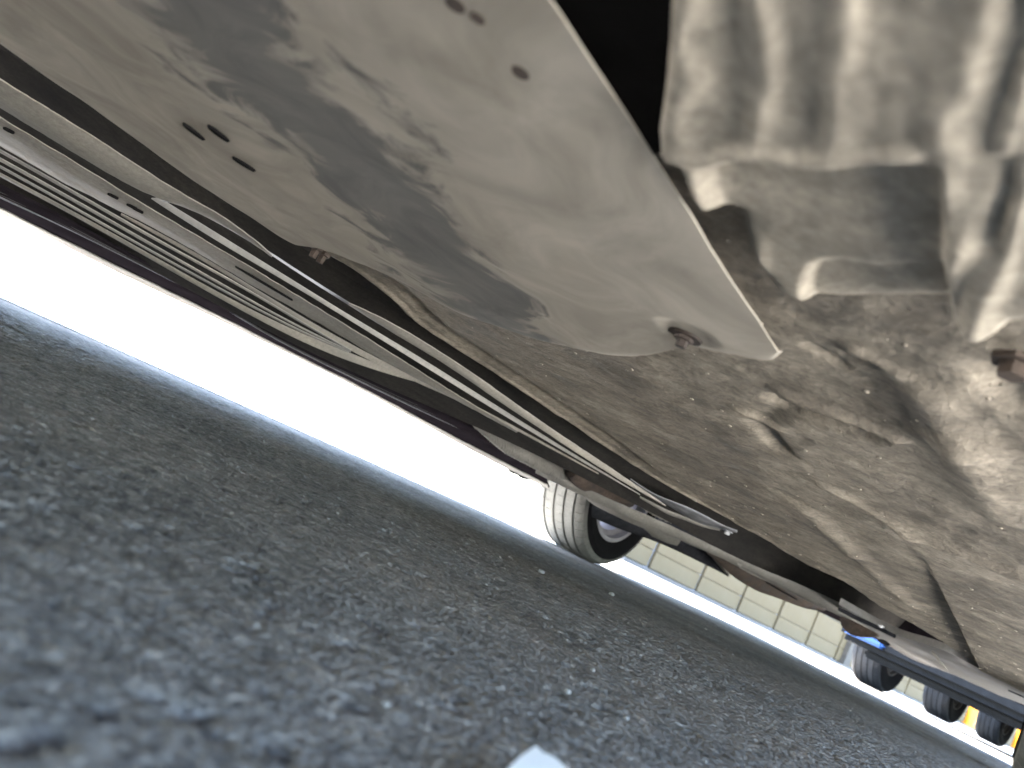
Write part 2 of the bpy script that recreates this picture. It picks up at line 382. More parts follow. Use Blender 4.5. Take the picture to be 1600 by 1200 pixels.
for r in range(4):
    hgt = ROW[r+1]-ROW[r]-.03
    p0 = box('panel', (0, 0, 0), (PW-.13, .1, hgt), M['wall'], wall, .012); pm[r] = p0.data
    first = True; k = -1
    while off+k*PW < 56:
        a = off+k*PW
        if a > -.3:
            if first: o = p0; first = False
            else: o = p0.copy(); COL.objects.link(o); o.parent = wall
            o.location = (a+PW/2, random.uniform(-.006, .006)+.02, KZ+ROW[r]+hgt/2+.015+(0.02 if r == 0 else 0))
        k += 1
sp_ = wpx(1322, 1015)[0]
box('post', (sp_, -.05, 1.5+KZ), (.5, .3, 3.0), M['post'], wall, .02)

for s_, lab in ((27.3, 'orange bollard by the wall between the second and third truck wheels'), (35.4, 'orange bollard by the wall just right of the third truck wheel')):
    b0 = w0 + wdir*s_ + wnrm*.8
    e = empty('bollard', (b0[0], b0[1], KZ), lab, 'bollard', group='orange bollards by the wall')
    rb = .22
    V = []; Fc = []
    prof = [(rb*1.3, 0), (rb*1.3, .04), (rb, .05), (rb, .85), (rb*.93, .95), (rb*.6, 1.0), (0.001, 1.01)]
    sg = 20
    for (r_, z_) in prof:
        for k in range(sg): V.append((r_*cos(2*pi*k/sg), r_*sin(2*pi*k/sg), z_))
    for i in range(len(prof)-1):
        for k in range(sg): Fc.append((i*sg+k, i*sg+(k+1) % sg, (i+1)*sg+(k+1) % sg, (i+1)*sg+k))
    mesh('pillar', V, Fc, M['orange'], e, None, True, 40)
    box('base_plate', (0, 0, .008), (rb*3.2, rb*3.2, .016), M['pole'], e, .004)

# ------------------------------------------------------------------ wheels
def lathe(name, prof, mat, parent, seg=64, ang=None, mod=None, sharp=45):
    """profile of (axial, radius) spun round the local Y axis"""
    ang = np.linspace(0, 2*pi, seg, endpoint=False) if ang is None else ang
    n = len(ang); mcount = len(prof); V = []; Fc = []
    for i, a in enumerate(ang):
        for j, (ax, r) in enumerate(prof):
            rr = r-(mod(i, j, ax) if mod else 0); V.append((rr*sin(a), ax, rr*cos(a)))
    for i in range(n):
        i2 = (i+1) % n
        for j in range(mcount-1): Fc.append((i*mcount+j, i*mcount+j+1, i2*mcount+j+1, i2*mcount+j))
    o = mesh(name, V, Fc, mat, parent, None, True, sharp)
    bm = bmesh.new(); bm.from_mesh(o.data); bmesh.ops.recalc_face_normals(bm, faces=bm.faces); bm.to_mesh(o.data); bm.free()
    return o
def make_wheel(parent, loc, R, W, rim_r, side, tread, sidewall=None, rim_mat=None):
    """side +1: outer face towards +Y"""
    rim_mat = rim_mat or M['alloy']; wh = bpy.data.objects.new('wheel', None); COL.objects.link(wh); wh.parent = parent; wh.location = loc; wh.empty_display_size = .1
    h = W/2; gw, gd = W*.018, .007
    gs = [-.30*W, -.10*W, .10*W, .30*W]
    prof = [(-h*.97, R-.030), (-h*.93, R-.014), (-h*.80, R-.004)]
    for g in gs: prof += [(g-gw-.0015, R-.0005), (g-gw, R-gd), (g+gw, R-gd), (g+gw+.0015, R-.0005)]
    prof += [(h*.80, R-.004), (h*.93, R-.014), (h*.97, R-.030)]
    pitch = 54; ang = []
    for k in range(pitch):
        a0 = 2*pi*k/pitch
        ang += [a0, a0+.42*2*pi/pitch, a0+.43*2*pi/pitch, a0+.48*2*pi/pitch, a0+.495*2*pi/pitch]
    def mod(i, j, ax):
        k = i % 5
        if k in (2, 3) and (abs(ax) > .30*W+gw*.8 or (.1*W < ax < .3*W and ax > .19*W) or (-.1*W < ax < .02*W)): return .004
        return 0
    lathe('tread', prof, tread, wh, ang=np.array(ang), mod=mod, sharp=35)
    sw = [(-h*.965, R-.031), (-h*1.02, R-.055), (-h*1.03, (R+rim_r)/2), (-h*.93, rim_r+.008), (-h*.86, rim_r-.004)]
    sw2 = [(-a, r) for a, r in sw[::-1]]
    lathe('tyre', sw+[(-h*.8, rim_r-.01), (h*.8, rim_r-.01)]+sw2, sidewall or M['rubber'], wh, 72)
    rim = [(-h*.90, rim_r+.004), (-h*.93, rim_r-.002), (-h*.90, rim_r-.012), (-h*.70, rim_r-.016), (-h*.62, rim_r-.034), (-h*.1, rim_r-.040),
           (h*.35, rim_r-.048), (h*.55, rim_r-.03), (h*.80, rim_r-.016), (h*.93, rim_r-.004), (h*.90, rim_r+.004)]
    lathe('rim', rim, rim_mat, wh, 72)
    lathe('hub', [(h*.55*side, .001), (h*.6*side, .05), (h*.5*side, .07), (h*.42*side, .09), (h*.30*side, .09), (h*.30*side, .001)], rim_mat, wh, 28)
    for k in range(5):
        a = 2*pi*k/5+.3
        rot = Matrix.Rotation(a, 3, 'Y')
        box('spoke', rot @ Vector((0, h*.42*side, (rim_r-.03+.05)/2)), (.055, .03, rim_r-.085), rim_mat, wh, .008, rot, (1.35, 1))
    lathe('brake_drum', [(h*.25*side, .001), (h*.25*side, .10), (h*.2*side, .115), (-h*.25*side, .115), (-h*.3*side, .125), (-h*.36*side, .125), (-h*.36*side, .001)], M['drum'], wh, 40)
    return wh

# ------------------------------------------------------------------ the car we lie under
ORG = np.array([1.2, .62, 0.])
car = empty('car', tuple(ORG), 'dirty underside of a parked dark car seen from the asphalt beneath it', 'car')
YL = 1.62; YC = .70; XF, XR = -1.2, 4.6; AX_R = 2.62; AX_F = -.45; WR = .305
def shell():
    prof = [(1.0, .0), (1.01, .25), (1.0, .52), (.97, .70), (.80, 1.16), (.70, 1.26), (.0, 1.30)]   # (half width factor, height over the sill)
    X = np.linspace(XF, XR, 107); half = YL-YC
    G = []
    for x in X:
        e = min(x-XF, XR-x); wd = half*(.78+.22*min(1, (e/.45))**.5)
        roof = 1.45*min(1, max(.0, (x-XF)/.01))
        hood = .78+.12*sstep(XF, XF+1.1, x); gl = sstep(XF+1.05, XF+1.85, x)*(1-.75*sstep(XR-.45, XR+.02, x))
        top = hood+(1.47-hood)*gl
        zb = .21+.06*sstep(3.0, XR, x)
        for ax in (AX_R, AX_F):
            d = abs(x-ax)
            if d < .375: zb = max(zb, .04+WR+sqrt(.375**2-d*d)*.95)
        row = []
        for s in (1, -1):
            pr = []
            for (wf, hf) in prof:
                z = zb+(.62-.21)*hf/.52*(1-(zb-.21)/.55) if hf <= .52 else None
                pr.append((wf, hf, z))
            pts = []
            for wf, hf, z in pr:
                if z is None:
                    z = .72+(top-.72)*(hf-.52)/(1.30-.52)
                pts.append((x, YC+s*wd*wf, z))
            row.append(pts)
        G.append(row[0]+row[1][::-1][1:])
    return np.array(G)
SG = shell()
body = grid_mesh('body_shell', SG, M['plum'], car, ORG)
# closing faces at nose and tail
n_, m__ = SG.shape[:2]
for i, nm in ((0, 'front_bumper'), (n_-1, 'rear_bumper')):
    L = SG[i]; c = L.mean(0)+np.array([-.06 if i == 0 else .06, 0, 0])
    mesh(nm, np.vstack([L, [c]]), [(k, (k+1) % m__, m__) for k in range(m__)], M['plum'], car, ORG, False)
# upper floor: everything above what can be seen is closed
def pan(x0, x1, y0, y1, z):
    return box('floor_pan', tuple(np.array([(x0+x1)/2, (y0+y1)/2, z])-ORG), (x1-x0, y1-y0, .02), M['void'], car, .003)
pan(-1.15, AX_R-.42, -.15, 1.2, .345); pan(AX_R-.418, 4.05, 0.13, 1.2, .42); pan(.0, AX_R-.42, 1.202, 1.50, .345); pan(3.06, 4.05, 1.202, 1.48, .42); pan(3.06, 4.05, -.15, .128, .42)
# wheel arch liners
for (ax, y0, y1) in ((AX_R, 1.20, 1.58), (AX_R, -.21, .11), (AX_F, 1.2, 1.58), (AX_F, -.17, .11)):
    V = []; Fc = []; k_ = 20
    for i in range(k_+1):
        a = pi*(-.06+1.12*i/k_)
        for y in (y0, y1): V.append((ax+.40*cos(a), y, .30+.40*sin(a)))
    Fc = [(2*i, 2*i+1, 2*i+3, 2*i+2) for i in range(k_)]
    yi = y0 if ax and y0 > .5 else y1
    V2 = [(ax+.40*cos(pi*(-.06+1.12*i/k_)), yi, max(.30+.40*sin(pi*(-.06+1.12*i/k_)), .33)) for i in range(k_+1)]
    nb = len(V); V += V2; Fc.append(tuple(range(nb, nb+k_+1)))
    mesh('arch_liner', V, Fc, M['black'], car, ORG, True, 40)
for (ax, y) in ((AX_R, 1.475), (AX_R, -.075), (AX_F, 1.475), (AX_F, -.03)):
    make_wheel(car, (ax-ORG[0], y-ORG[1], WR), WR, .22, .205, 1 if y > .5 else -1, M['tread'])

# ---- the big shield overhead
E_px = [(-160, -60), (-60, 45), (0, 88), (60, 130), (120, 170), (200, 226), (277, 280), (364, 334), (420, 371), (448, 386), (480, 392), (530, 410), (600, 440), (690, 487), (760, 516), (830, 540), (900, 553), (955, 559), (990, 561), (1012, 556), (1030, 546), (1052, 540), (1090, 548), (1140, 559), (1195, 570), (1218, 559)]
R_px = [(770, -110), (860, 0), (940, 122), (1010, 232), (1080, 340), (1150, 450), (1218, 559)]
ZP = .20
ne, mt_ = 260, 70
E3 = catmull([P(a, b, 'h', ZP) for a, b in E_px], ne)
R3 = catmull([P(a, b, 'h', ZP) for a, b in R_px], ne)
T = np.linspace(0, 1, mt_)**.8
PG = R3[:, None, :]*(1-T)[None, :, None]+E3[:, None, :]*T[None, :, None]
dist_e = np.linalg.norm(PG-E3[:, None, :], axis=2)
dist_r = np.linalg.norm(PG-R3[:, None, :], axis=2)
lead = np.clip((.50-np.linspace(0, 1, ne))/.35, 0, 1)[:, None]
tipf = (1-.85*sstep(.60, .80, np.linspace(0, 1, ne)))[:, None]
PG[:, :, 2] += .016*np.exp(-(dist_e/.016)**1.5)*(1-.3*lead)*tipf + .016*lead*np.exp(-(dist_e/.022)**2)
PG[:, :, 2] += .0022*fbm(PG[:, :, 0]*14, PG[:, :, 1]*14, 51, 3)
# a stiffening swage and the bolt recess by the tip
cB = P(1072, 522, 'h', ZP)
dB = np.hypot(PG[:, :, 0]-cB[0], PG[:, :, 1]-cB[1])
PG[:, :, 2] += .0022*sstep(.022, .010, dB)
dcr = P(815, 112, 'h', ZP); PG[:, :, 2] += .0008*np.exp(-(np.hypot(PG[:, :, 0]-dcr[0], PG[:, :, 1]-dcr[1])/.006)**2)
la = P(330, 30, 'h', ZP)-ORG; lb = P(745, 470, 'h', ZP)-ORG
M['shield'] = plate_mat(la, lb, .066)
shield = slab('splash_shield', PG, .0008, M['shield'], car, ORG, 60)
def disc(name, c, rx, ry, mat, parent, ang=0., dz=-.001, th=.004, seg=20):
    d = [(c[0]+rx*cos(a)*cos(ang)-ry*sin(a)*sin(ang), c[1]+rx*cos(a)*sin(ang)+ry*sin(a)*cos(ang), c[2]+dz) for a in np.linspace(0, 2*pi, seg, endpoint=False)]
    return flat_poly(name, d, th, mat, parent, ORG, .0008)
def surf_z(p):
    i = np.argmin((PG[:, :, 0]-p[0])**2+(PG[:, :, 1]-p[1])**2); return PG.reshape(-1, 3)[i, 2]
for (a, b) in (((286, 192), (320, 219)), ((324, 196), (358, 222)), ((363, 244), (400, 267))):
    pa = P(*a, 'h', ZP); pb = P(*b, 'h', ZP); c = (pa+pb)/2; c[2] = surf_z(c)
    disc('slot_shade_disc', c, np.linalg.norm(pa-pb)/2, .0042, M['void'], shield, atan2(pb[1]-pa[1], pb[0]-pa[0]), -.0015)  # dark discs painted as the shade inside open slots
for (a, rr) in (((713, 5), .0040), ((748, 26), .0030), ((812, 114), .0042)):
    c = P(*a, 'h', ZP); c[2] = surf_z(c); disc('dark_spot_disc', c, rr, rr, M['rust'], shield, 0, -.0003)  # flush dark discs stand for two shaded holes and a brown spot
def bolt(c, r, mat, parent, name='bolt', hgt=.006):
    V = []; o = np.asarray(c)
    prof = [(r*1.7, 0.), (r*1.7, -hgt*.3), (r*1.0, -hgt*.35), (r*.95, -hgt), (r*.0, -hgt*1.02)]
    Fc = []
    for j, (rr, z) in enumerate(prof):
        for k in range(12 if False else 6): V.append(o+np.array([rr*cos(2*pi*k/6), rr*sin(2*pi*k/6), z]))
    for j in range(len(prof)-1):
        for k in range(6): Fc.append((j*6+k, j*6+(k+1) % 6, (j+1)*6+(k+1) % 6, (j+1)*6+k))
    return mesh(name, V, Fc, mat, parent, ORG, False)
c = P(1068, 530, 'h', ZP); c[2] = surf_z(c)
disc('washer', c, .0110, .0110, M['rust'], shield, 0, -.001, .003); bolt(c-np.array([0, 0, .001]), .0035, M['rust'], shield)
cc = P(505, 402, 'h', ZP+.008)
for dx_ in (-.010, .002): bolt(cc+np.array([dx_, .004+dx_*.2, .006]), .0042, M['rust'], shield, 'bolt', .012)

# ---- the gearbox casting at upper right
OUT = np.array([(1040, -140), (1036, 0), (1034, 60), (1026, 150), (1016, 215), (1022, 244), (1050, 275), (1062, 300), (1086, 345), (1108, 357), (1136, 366), (1142, 388), (1150, 418), (1166, 442), (1180, 468), (1200, 494), (1240, 512), (1300, 518), (1380, 520), (1440, 522), (1490, 524), (1504, 538), (1530, 546), (1556, 538), (1580, 520), (1640, 515), (1760, 480), (1760, -140)], float)
gu = np.arange(1000, 1764, 5.); gv = np.arange(-140, 560, 5.)
U, Vv = np.meshgrid(gu, gv, indexing='ij')
def inside_dist(U, Vv, poly):
    ins = np.zeros(U.shape, bool); dm = np.full(U.shape, 1e9)
    for a, b in zip(poly, np.roll(poly, -1, 0)):
        cnd = ((a[1] > Vv) != (b[1] > Vv)) & (U < (b[0]-a[0])*(Vv-a[1])/(b[1]-a[1]+1e-9)+a[0]); ins ^= cnd
        ab = b-a; t = np.clip(((U-a[0])*ab[0]+(Vv-a[1])*ab[1])/(ab@ab), 0, 1)
        dm = np.minimum(dm, np.hypot(U-a[0]-t*ab[0], Vv-a[1]-t*ab[1]))
    return ins, dm
ins, dm = inside_dist(U, Vv, OUT)
def band(x, c, wd): return np.exp(-((x-c)/wd)**2)
Uw = U+14*vn(U/60, Vv/60, 3)*2; Vw = Vv+8*vn(U/50, Vv/50, 8)*2
lean = (240-Vw)*.10
D = np.zeros_like(U)
upper = sstep(250, 225, Vw)
for c_, wd in ((1062, 30), (1182, 26), (1310, 34), (1478, 40), (1590, 30)):
    k = .02 if c_ < 1400 else .25
    D += upper*.0058*band(Uw+(-k)*(240-Vw), c_+ (0 if c_ < 1400 else -10), wd)
ledge = sstep(1015, 1040, Uw)*sstep(1440, 1400, Uw)
D += .009*ledge*band(Vw, 243, 11)
rec = sstep(1070, 1105, Uw-.30*np.clip(Vw-260, 0, 300)*.55)*sstep(1478, 1450, Uw-.06*(Vw-260))*sstep(258, 276, Vw)
D -= .022*rec + .016*rec*sstep(430, 455, Vw)*sstep(1240, 1262, Uw)
D += .005*band(Uw, 1520, 34)*sstep(370, 400, Vw) + .006*np.exp(-((Uw-1470)**2+(Vw-285)**2)/38**2) + .006*np.exp(-((Uw-1505)**2+(Vw-395)**2)/30**2)
D += .004*band(Uw-.35*(300-Vw), 1600, 22) - .005*band(Uw-.35*(300-Vw), 1560, 18)*sstep(240, 300, Vw)
D += .006*np.exp(-((Uw-1090)**2+(Vw-315)**2)/22**2)+.007*np.exp(-((Uw-1175)**2+(Vw-432)**2)/22**2)
D += .0016*fbm(U/60, Vv/60, 61, 3)
rise = .014*np.exp(-dm/6.)
D *= .31; Zb = .197
HG = Zb - D + np.where(ins, rise, .06+dm*.0)
GG = np.zeros(U.shape+(3,))
base3 = np.array([[P(u, v, 'h', Zb) for v in gv] for u in gu])
GG[..., :2] = base3[..., :2]; GG[..., 2] = HG
keep = (ins[:-1, :-1] | ins[1:, :-1] | ins[1:, 1:] | ins[:-1, 1:])
# slide every point along its sight depth so relief keeps its plan position
gearbox = grid_mesh('gearbox_casing', GG, M['crust'], car, ORG, keep)
for (px, py) in ((1590, 562),):
    c = P(px, py, 'h', .215); bolt(c, .006, M['rust'], gearbox, 'bolt', .008)

# ---- the long dusty floor
low_px = [(500, 398), (545, 424), (590, 456), (622, 486), (655, 512), (700, 541), (790, 598), (880, 656), (960, 711), (1060, 769), (1160, 826), (1230, 867), (1300, 902), (1375, 950), (1440, 990), (1489, 1022), (1525, 1046), (1600, 1083), (1680, 1120)]
ZF = .222
low3 = np.array([P(a, b, 'h', ZF) for a, b in low_px])
nf, mf = 620, 420
tt = np.linspace(0, 1, nf)**1.7
LW = catmull(low3, nf*3); cum = np.r_[0, np.cumsum(np.linalg.norm(np.diff(LW, axis=0), axis=1))]; cum /= cum[-1]
LE = np.stack([np.interp(tt, cum, LW[:, k]) for k in range(3)], 1)
IN = np.stack([np.linspace(.05, 1, nf)**1.6*2.75+.06, np.full(nf, -.14), np.full(nf, ZF)], 1)
s_ = np.linspace(0, 1, mf)
FG = IN[:, None, :]*(1-s_)[None, :, None]+LE[:, None, :]*s_[None, :, None]
X, Y = FG[..., 0], FG[..., 1]
def wpt(px, py): return P(px, py, 'h', ZF)[:2]
def seg_dist(a, b):
    a = wpt(*a); b = wpt(*b); ab = b-a; L = np.linalg.norm(ab)
    t = ((X-a[0])*ab[0]+(Y-a[1])*ab[1])/(L*L); tcl = np.clip(t, 0, 1)
    return np.hypot(X-a[0]-tcl*ab[0], Y-a[1]-tcl*ab[1]), ((X-a[0])*(-ab[1])+(Y-a[1])*ab[0])/L, t
dz = .0040*fbm(X*9, Y*9, 71, 3) + .0014*fbm(X*42, Y*42, 75, 4)
rg = 1-np.abs(2*vn(X*16+2*vn(X*7, Y*7, 3), Y*16+2*vn(X*7, Y*7, 5), 77)); dz += .0006*(rg**3)
# hollows
for a, b, wd, dp in (((1228, 634), (1345, 672), .012, .034), ((1190, 668), (1222, 704), .011, .015), ((1222, 640), (1195, 655), .010, .006), ((1560, 590), (1600, 640), .012, .014), ((1330, 560), (1352, 566), .006, .008), ((1270, 545), (1310, 570), .005, .006)):
    d, _, _ = seg_dist(a, b); dz += .55*dp*np.exp(-(d/wd)**2)
# crests beside them
for a, b, wd, dp in (((1225, 612), (1400, 678), .007, .010), ((1150, 640), (1215, 668), .006, .005), ((1440, 610), (1500, 690), .016, .012), ((1500, 690), (1560, 800), .02, .012), ((1330, 545), (1400, 580), .006, .006), ((1250, 790), (1330, 860), .020, .012), ((1330, 860), (1420, 950), .022, .012), ((1290, 760), (1420, 830), .012, .008), ((1420, 830), (1600, 900), .02, .01)):
    d, _, _ = seg_dist(a, b); dz -= .55*dp*np.exp(-(d/wd)**2)
# the step between two floor panels
d, sgn, t_ = seg_dist((1415, 815), (1529, 1043))
mskp = sstep(.05, .55, t_)
dz += mskp*.018*sstep(-.002, .004, sgn if sgn[5, 5] < 0 else -sgn)*np.exp(-np.clip(np.abs(sgn), 0, 9)/.08)
# a seam running along the car near the side
for off_, wd, dp in ((.035, .006, -.004), (.075, .018, .006)):
    de = np.abs(Y-LE[:, None, 1]+off_); dz += dp*np.exp(-(de/wd)**2)*sstep(.3, .6, X)*sstep(2.0, 1.2, X)
edge = np.abs(1-s_)[None, :]*np.abs(LE[:, None, 1]-IN[:, None, 1])
dz += .012*np.exp(-(edge/.007)**1.3)
FG[..., 2] += dz
floor_ = grid_mesh('floor_panel', FG, M['floor'], car, ORG)
# loose crumbs of dried mud stuck to the floor
def crumb_mesh():
    bm = bmesh.new(); bmesh.ops.create_icosphere(bm, subdivisions=1, radius=1)
    for v in bm.verts: v.co *= random.uniform(.75, 1.2)
    me = bpy.data.meshes.new('mud_crumb'); bm.to_mesh(me); bm.free(); return me
bm = bmesh.new()
for k in range(420):
    i = int(RNG.integers(40, nf-10)); j = int(RNG.integers(60, mf-20)); p = FG[i, j]-ORG; r = float(RNG.uniform(.0006, .0022))*(.6+.5*p[0]+.6)
    g = bmesh.ops.create_icosphere(bm, subdivisions=1, radius=r)
    for v in g['verts']: v.co = Vector((v.co.x*random.uniform(.8, 1.4), v.co.y*random.uniform(.8, 1.4), v.co.z*.7))+Vector(p)
me = bpy.data.meshes.new('mud_crumbs'); bm.to_mesh(me); bm.free()
o = link('mud_crumbs', me, M['crust'], car); tag(o, kind='stuff')

# ---- the ribbed side: dusty ledges, black plastic; lit and shaded faces put into the colours
def seq(pts, k0, v0, v1, n=48):
    A = catmull([(a, b, 0.) for a, b in pts], n)
    for _ in range(3):
        B = A.copy()
        for i in range(1, n-1):
            k = min(3, i, n-1-i); B[i] = A[i-k:i+k+1].mean(0)
        A = B
    s = np.r_[0, np.cumsum(np.linalg.norm(np.diff(A, axis=0), axis=1))]; s /= s[-1]
    return [(a[0], a[1], k0, v0+(v1-v0)*t) for a, t in zip(A, s)]
# black backing between shield and sill
strip('side_cladding', seq([(-80, 30), (0, 70), (200, 205), (448, 372), (600, 470), (760, 566), (880, 646), (1000, 724), (1160, 818), (1250, 866), (1340, 915), (1430, 965)], 'y', 1.12, .66),
      seq([(-80, 262), (0, 296), (200, 402), (440, 530), (600, 606), (760, 672), (880, 727), (980, 785), (1100, 842), (1200, 896), (1300, 945), (1400, 992)], 'y', 1.46, .70), M['sooty_shade'], car, ORG, .02, 80, 14)
A_u = [(-60, 90), (0, 125), (57, 160), (174, 232), (274, 299), (333, 329), (369, 350), (409, 384), (425, 399)]
A_l = [(-60, 132), (0, 168), (127, 246), (240, 312), (254, 314), (280, 317), (324, 339), (390, 376), (426, 400)]
strip('ledge', seq(A_u, 'y', .80, .77), seq(A_l, 'y', .86, .79), M['cream'], car, ORG, .0012, 90, 6, .002, .0008, 1)
strip('edge_highlight', seq([(254, 312.5), (280, 315.5), (324, 337.5), (390, 374.5), (430, 400.5), (480, 433), (545, 473.5), (575, 492)], 'y', .85, .79), seq([(254, 315), (280, 318), (324, 340), (390, 377), (430, 403), (480, 436), (545, 477), (575, 496)], 'y', .85, .79), M['steel'], car, ORG, .0012, 80, 3)  # thin steel strip drawn as the highlight along the ledge edge
strip('ledge', seq([(247, 309), (256, 315), (322, 355), (440, 429), (480, 451.5), (567, 509.5), (592, 519), (640, 549), (760, 625), (800, 650), (880, 700), (930, 731), (1000, 773)], 'y', .88, .80),
      seq([(236, 310.5), (240, 313.5), (315, 363), (440, 436), (480, 458), (567, 515), (580, 520.5), (640, 558), (760, 633), (800, 657), (880, 705), (930, 733.5), (1000, 773.5)], 'y', .885, .801), M['rib'], car, ORG, .0012, 120, 4, .0005)
strip('ledge', seq([(545, 474), (572, 484), (620, 509), (680, 545), (740, 585), (800, 627), (822, 644), (880, 683), (940, 722), (1000, 763), (1040, 790)], 'y', .76, .70),
      seq([(545, 477), (575, 496), (610, 519), (680, 558), (740, 600), (800, 641), (822, 655), (880, 694), (940, 733), (1000, 769), (1040, 791)], 'y', .78, .702), M['cream'], car, ORG, .0012, 110, 5, .001, .0006, 3)
B_u = [(-60, 147), (0, 185), (168, 284.5), (240, 331), (315, 373), (390, 416.5), (457, 458), (536, 506), (624, 558), (680, 600), (710, 616), (760, 645), (810, 674)]
B_l = [(-60, 193), (0, 228), (127, 304), (195, 331.5), (240, 352), (292, 383), (335, 410), (394, 450), (455, 478), (512, 508), (551, 541), (600, 566), (654, 594), (740, 640), (806, 675)]
strip('ledge', seq(B_u, 'y', .94, .90), seq(B_l, 'y', 1.07, .93), M['cream'], car, ORG, .0012, 130, 7, .002, .0010, 5)
strip('ledge', seq([(189, 334), (240, 360), (330, 408), (394, 450), (440, 477), (500, 513), (545, 538), (600, 566), (660, 597), (700, 615), (760, 641), (812, 671), (850, 694), (882, 710), (935, 740)], 'y', 1.08, .90),
      seq([(189, 337), (240, 365), (330, 414), (394, 455), (440, 483), (500, 520), (540, 549), (600, 574), (660, 602), (700, 620), (760, 644.5), (812, 675), (850, 697), (882, 713), (935, 741)], 'y', 1.085, .902), M['cream'], car, ORG, .0012, 110, 4, .0006)
for k, (u, l) in enumerate(((([(-60, 201), (0, 234), (157, 323), (240, 371), (405, 462), (470, 503), (548, 547)]), ([(-60, 206), (0, 238.5), (157, 327.5), (240, 375), (405, 465), (470, 506), (548, 549)])),
                            (([(-60, 214), (0, 247), (157, 335), (240, 383), (372, 458), (460, 507), (548, 549.5)]), ([(-60, 220), (0, 252), (157, 339.5), (240, 387), (372, 461), (460, 509.5), (548, 551)])),
                            (([(-60, 227), (0, 259), (138, 336), (240, 394), (358, 458), (450, 508), (545, 550)]), ([(-60, 231), (0, 262.5), (138, 339.5), (240, 397), (358, 461), (450, 511), (545, 552)])))):
    strip('rib', seq(u, 'y', 1.12+.05*k, .985+.02*k), seq(l, 'y', 1.125+.05*k, .99+.02*k), M['rib'], car, ORG, .0012, 90, 3)
strip('rib', seq([(-60, 239), (0, 271), (120, 334), (240, 401.5), (344, 460), (440, 509), (500, 536), (545, 550), (600, 573), (655, 597)], 'y', 1.28, .99), seq([(-60, 244), (0, 276.5), (120, 339.5), (240, 408), (344, 467), (440, 519), (500, 549), (545, 565), (600, 584), (655, 598)], 'y', 1.29, .992), M['cream'], car, ORG, .0012, 100, 4, .0008)
for a in ((3, 196, 18, 205), (170, 299, 186, 308), (196, 317, 212, 326), (207, 319, 223, 328), (369, 417, 462, 468)):
    q = on_grid((a[0]+a[2])/2, (a[1]+a[3])/2); k_ = q[1]
    pa = P(a[0], a[1], 'y', k_+.006); pb = P(a[2], a[3], 'y', k_-.006); pa[2] = pb[2] = q[2]
    disc('slot_shade_disc', q, np.linalg.norm(pa-pb)/2, .004, M['void'], car, atan2(pb[1]-pa[1], pb[0]-pa[0]), -.003, .003)  # dark disc in place of the shade in a ledge opening
# ---- sill: plum painted roll, thin tubes drawn as its gloss lines, dusty lower lip
S_u = [(-90, 250), (0, 293), (60, 315), (96, 340), (240, 420), (330, 466), (440, 531), (545, 580), (640, 622), (740, 664), (820, 716), (850, 735)]
S_b = [(-90, 266), (0, 309), (110, 360), (240, 424.5), (330, 471), (440, 535), (545, 588), (640, 634), (740, 681), (800, 712), (850, 742)]
S_l = [(-90, 286), (0, 329.5), (100, 380), (200, 432), (330, 490), (440, 547), (560, 602), (648, 652), (720, 695), (796, 733), (834, 752), (858, 762)]
def mid(a, b, t, n=14):
    A = catmull([(x, y, 0) for x, y in a], n); B = catmull([(x, y, 0) for x, y in b], n); return [tuple((A[i]*(1-t)+B[i]*t)[:2]) for i in range(n)]
rows = [seq(S_u, 'y', 1.30, 1.26), seq(mid(S_u, S_b, .6), 'y', 1.335, 1.30), seq(S_b, 'y', 1.37, 1.34), seq(mid(S_b, S_l, .12), 'y', 1.385, 1.35), seq(mid(S_b, S_l, .5), 'y', 1.42, 1.385), seq(mid(S_b, S_l, .85), 'y', 1.455, 1.42), seq(S_l, 'y', 1.475, 1.44)]
G = rows_grid(rows, 110, 4)
slab('sill', G, .004, M['plum'], car, ORG, 60)
# dusty lip under the sill
G2 = rows_grid([seq(mid(S_b, S_l, .72), 'y', 1.438, 1.40), seq([(a, b+1.5) for a, b in S_l], 'y', 1.48, 1.445)], 110, 5)
G2[..., 2] -= .002; G2[..., 2] += .0015*fbm(G2[..., 0]*30, G2[..., 1]*30, 91, 3)
slab('sill_lip', G2, .002, M['beam'], car, ORG, 60)
tube('gloss_line', [P(a, b-1, 'y', 1.36-.03*i/10) for i, (a, b) in enumerate(S_b)], .0016, M['steel'], car, ORG, 8, 80)
for t_, off in ((.45, .0009), (.75, .0007)):
    mm = mid(S_u, S_b, t_); tube('gloss_line', [P(a, b, 'y', 1.30+.06*t_-.035*i/13) for i, (a, b) in enumerate(mm)], off, M['drum'], car, ORG, 6, 80)  # finer tubes add further painted glints along the sill
bo = [P(a, b, 'y', 1.44) for a, b in ((797, 734), (803, 741), (812, 743), (818, 749), (826, 750), (830, 748), (834, 752), (834, 744), (800, 728))]
flat_poly('jacking_tab', bo, .02, M['black'], car, ORG, .0015, 1)

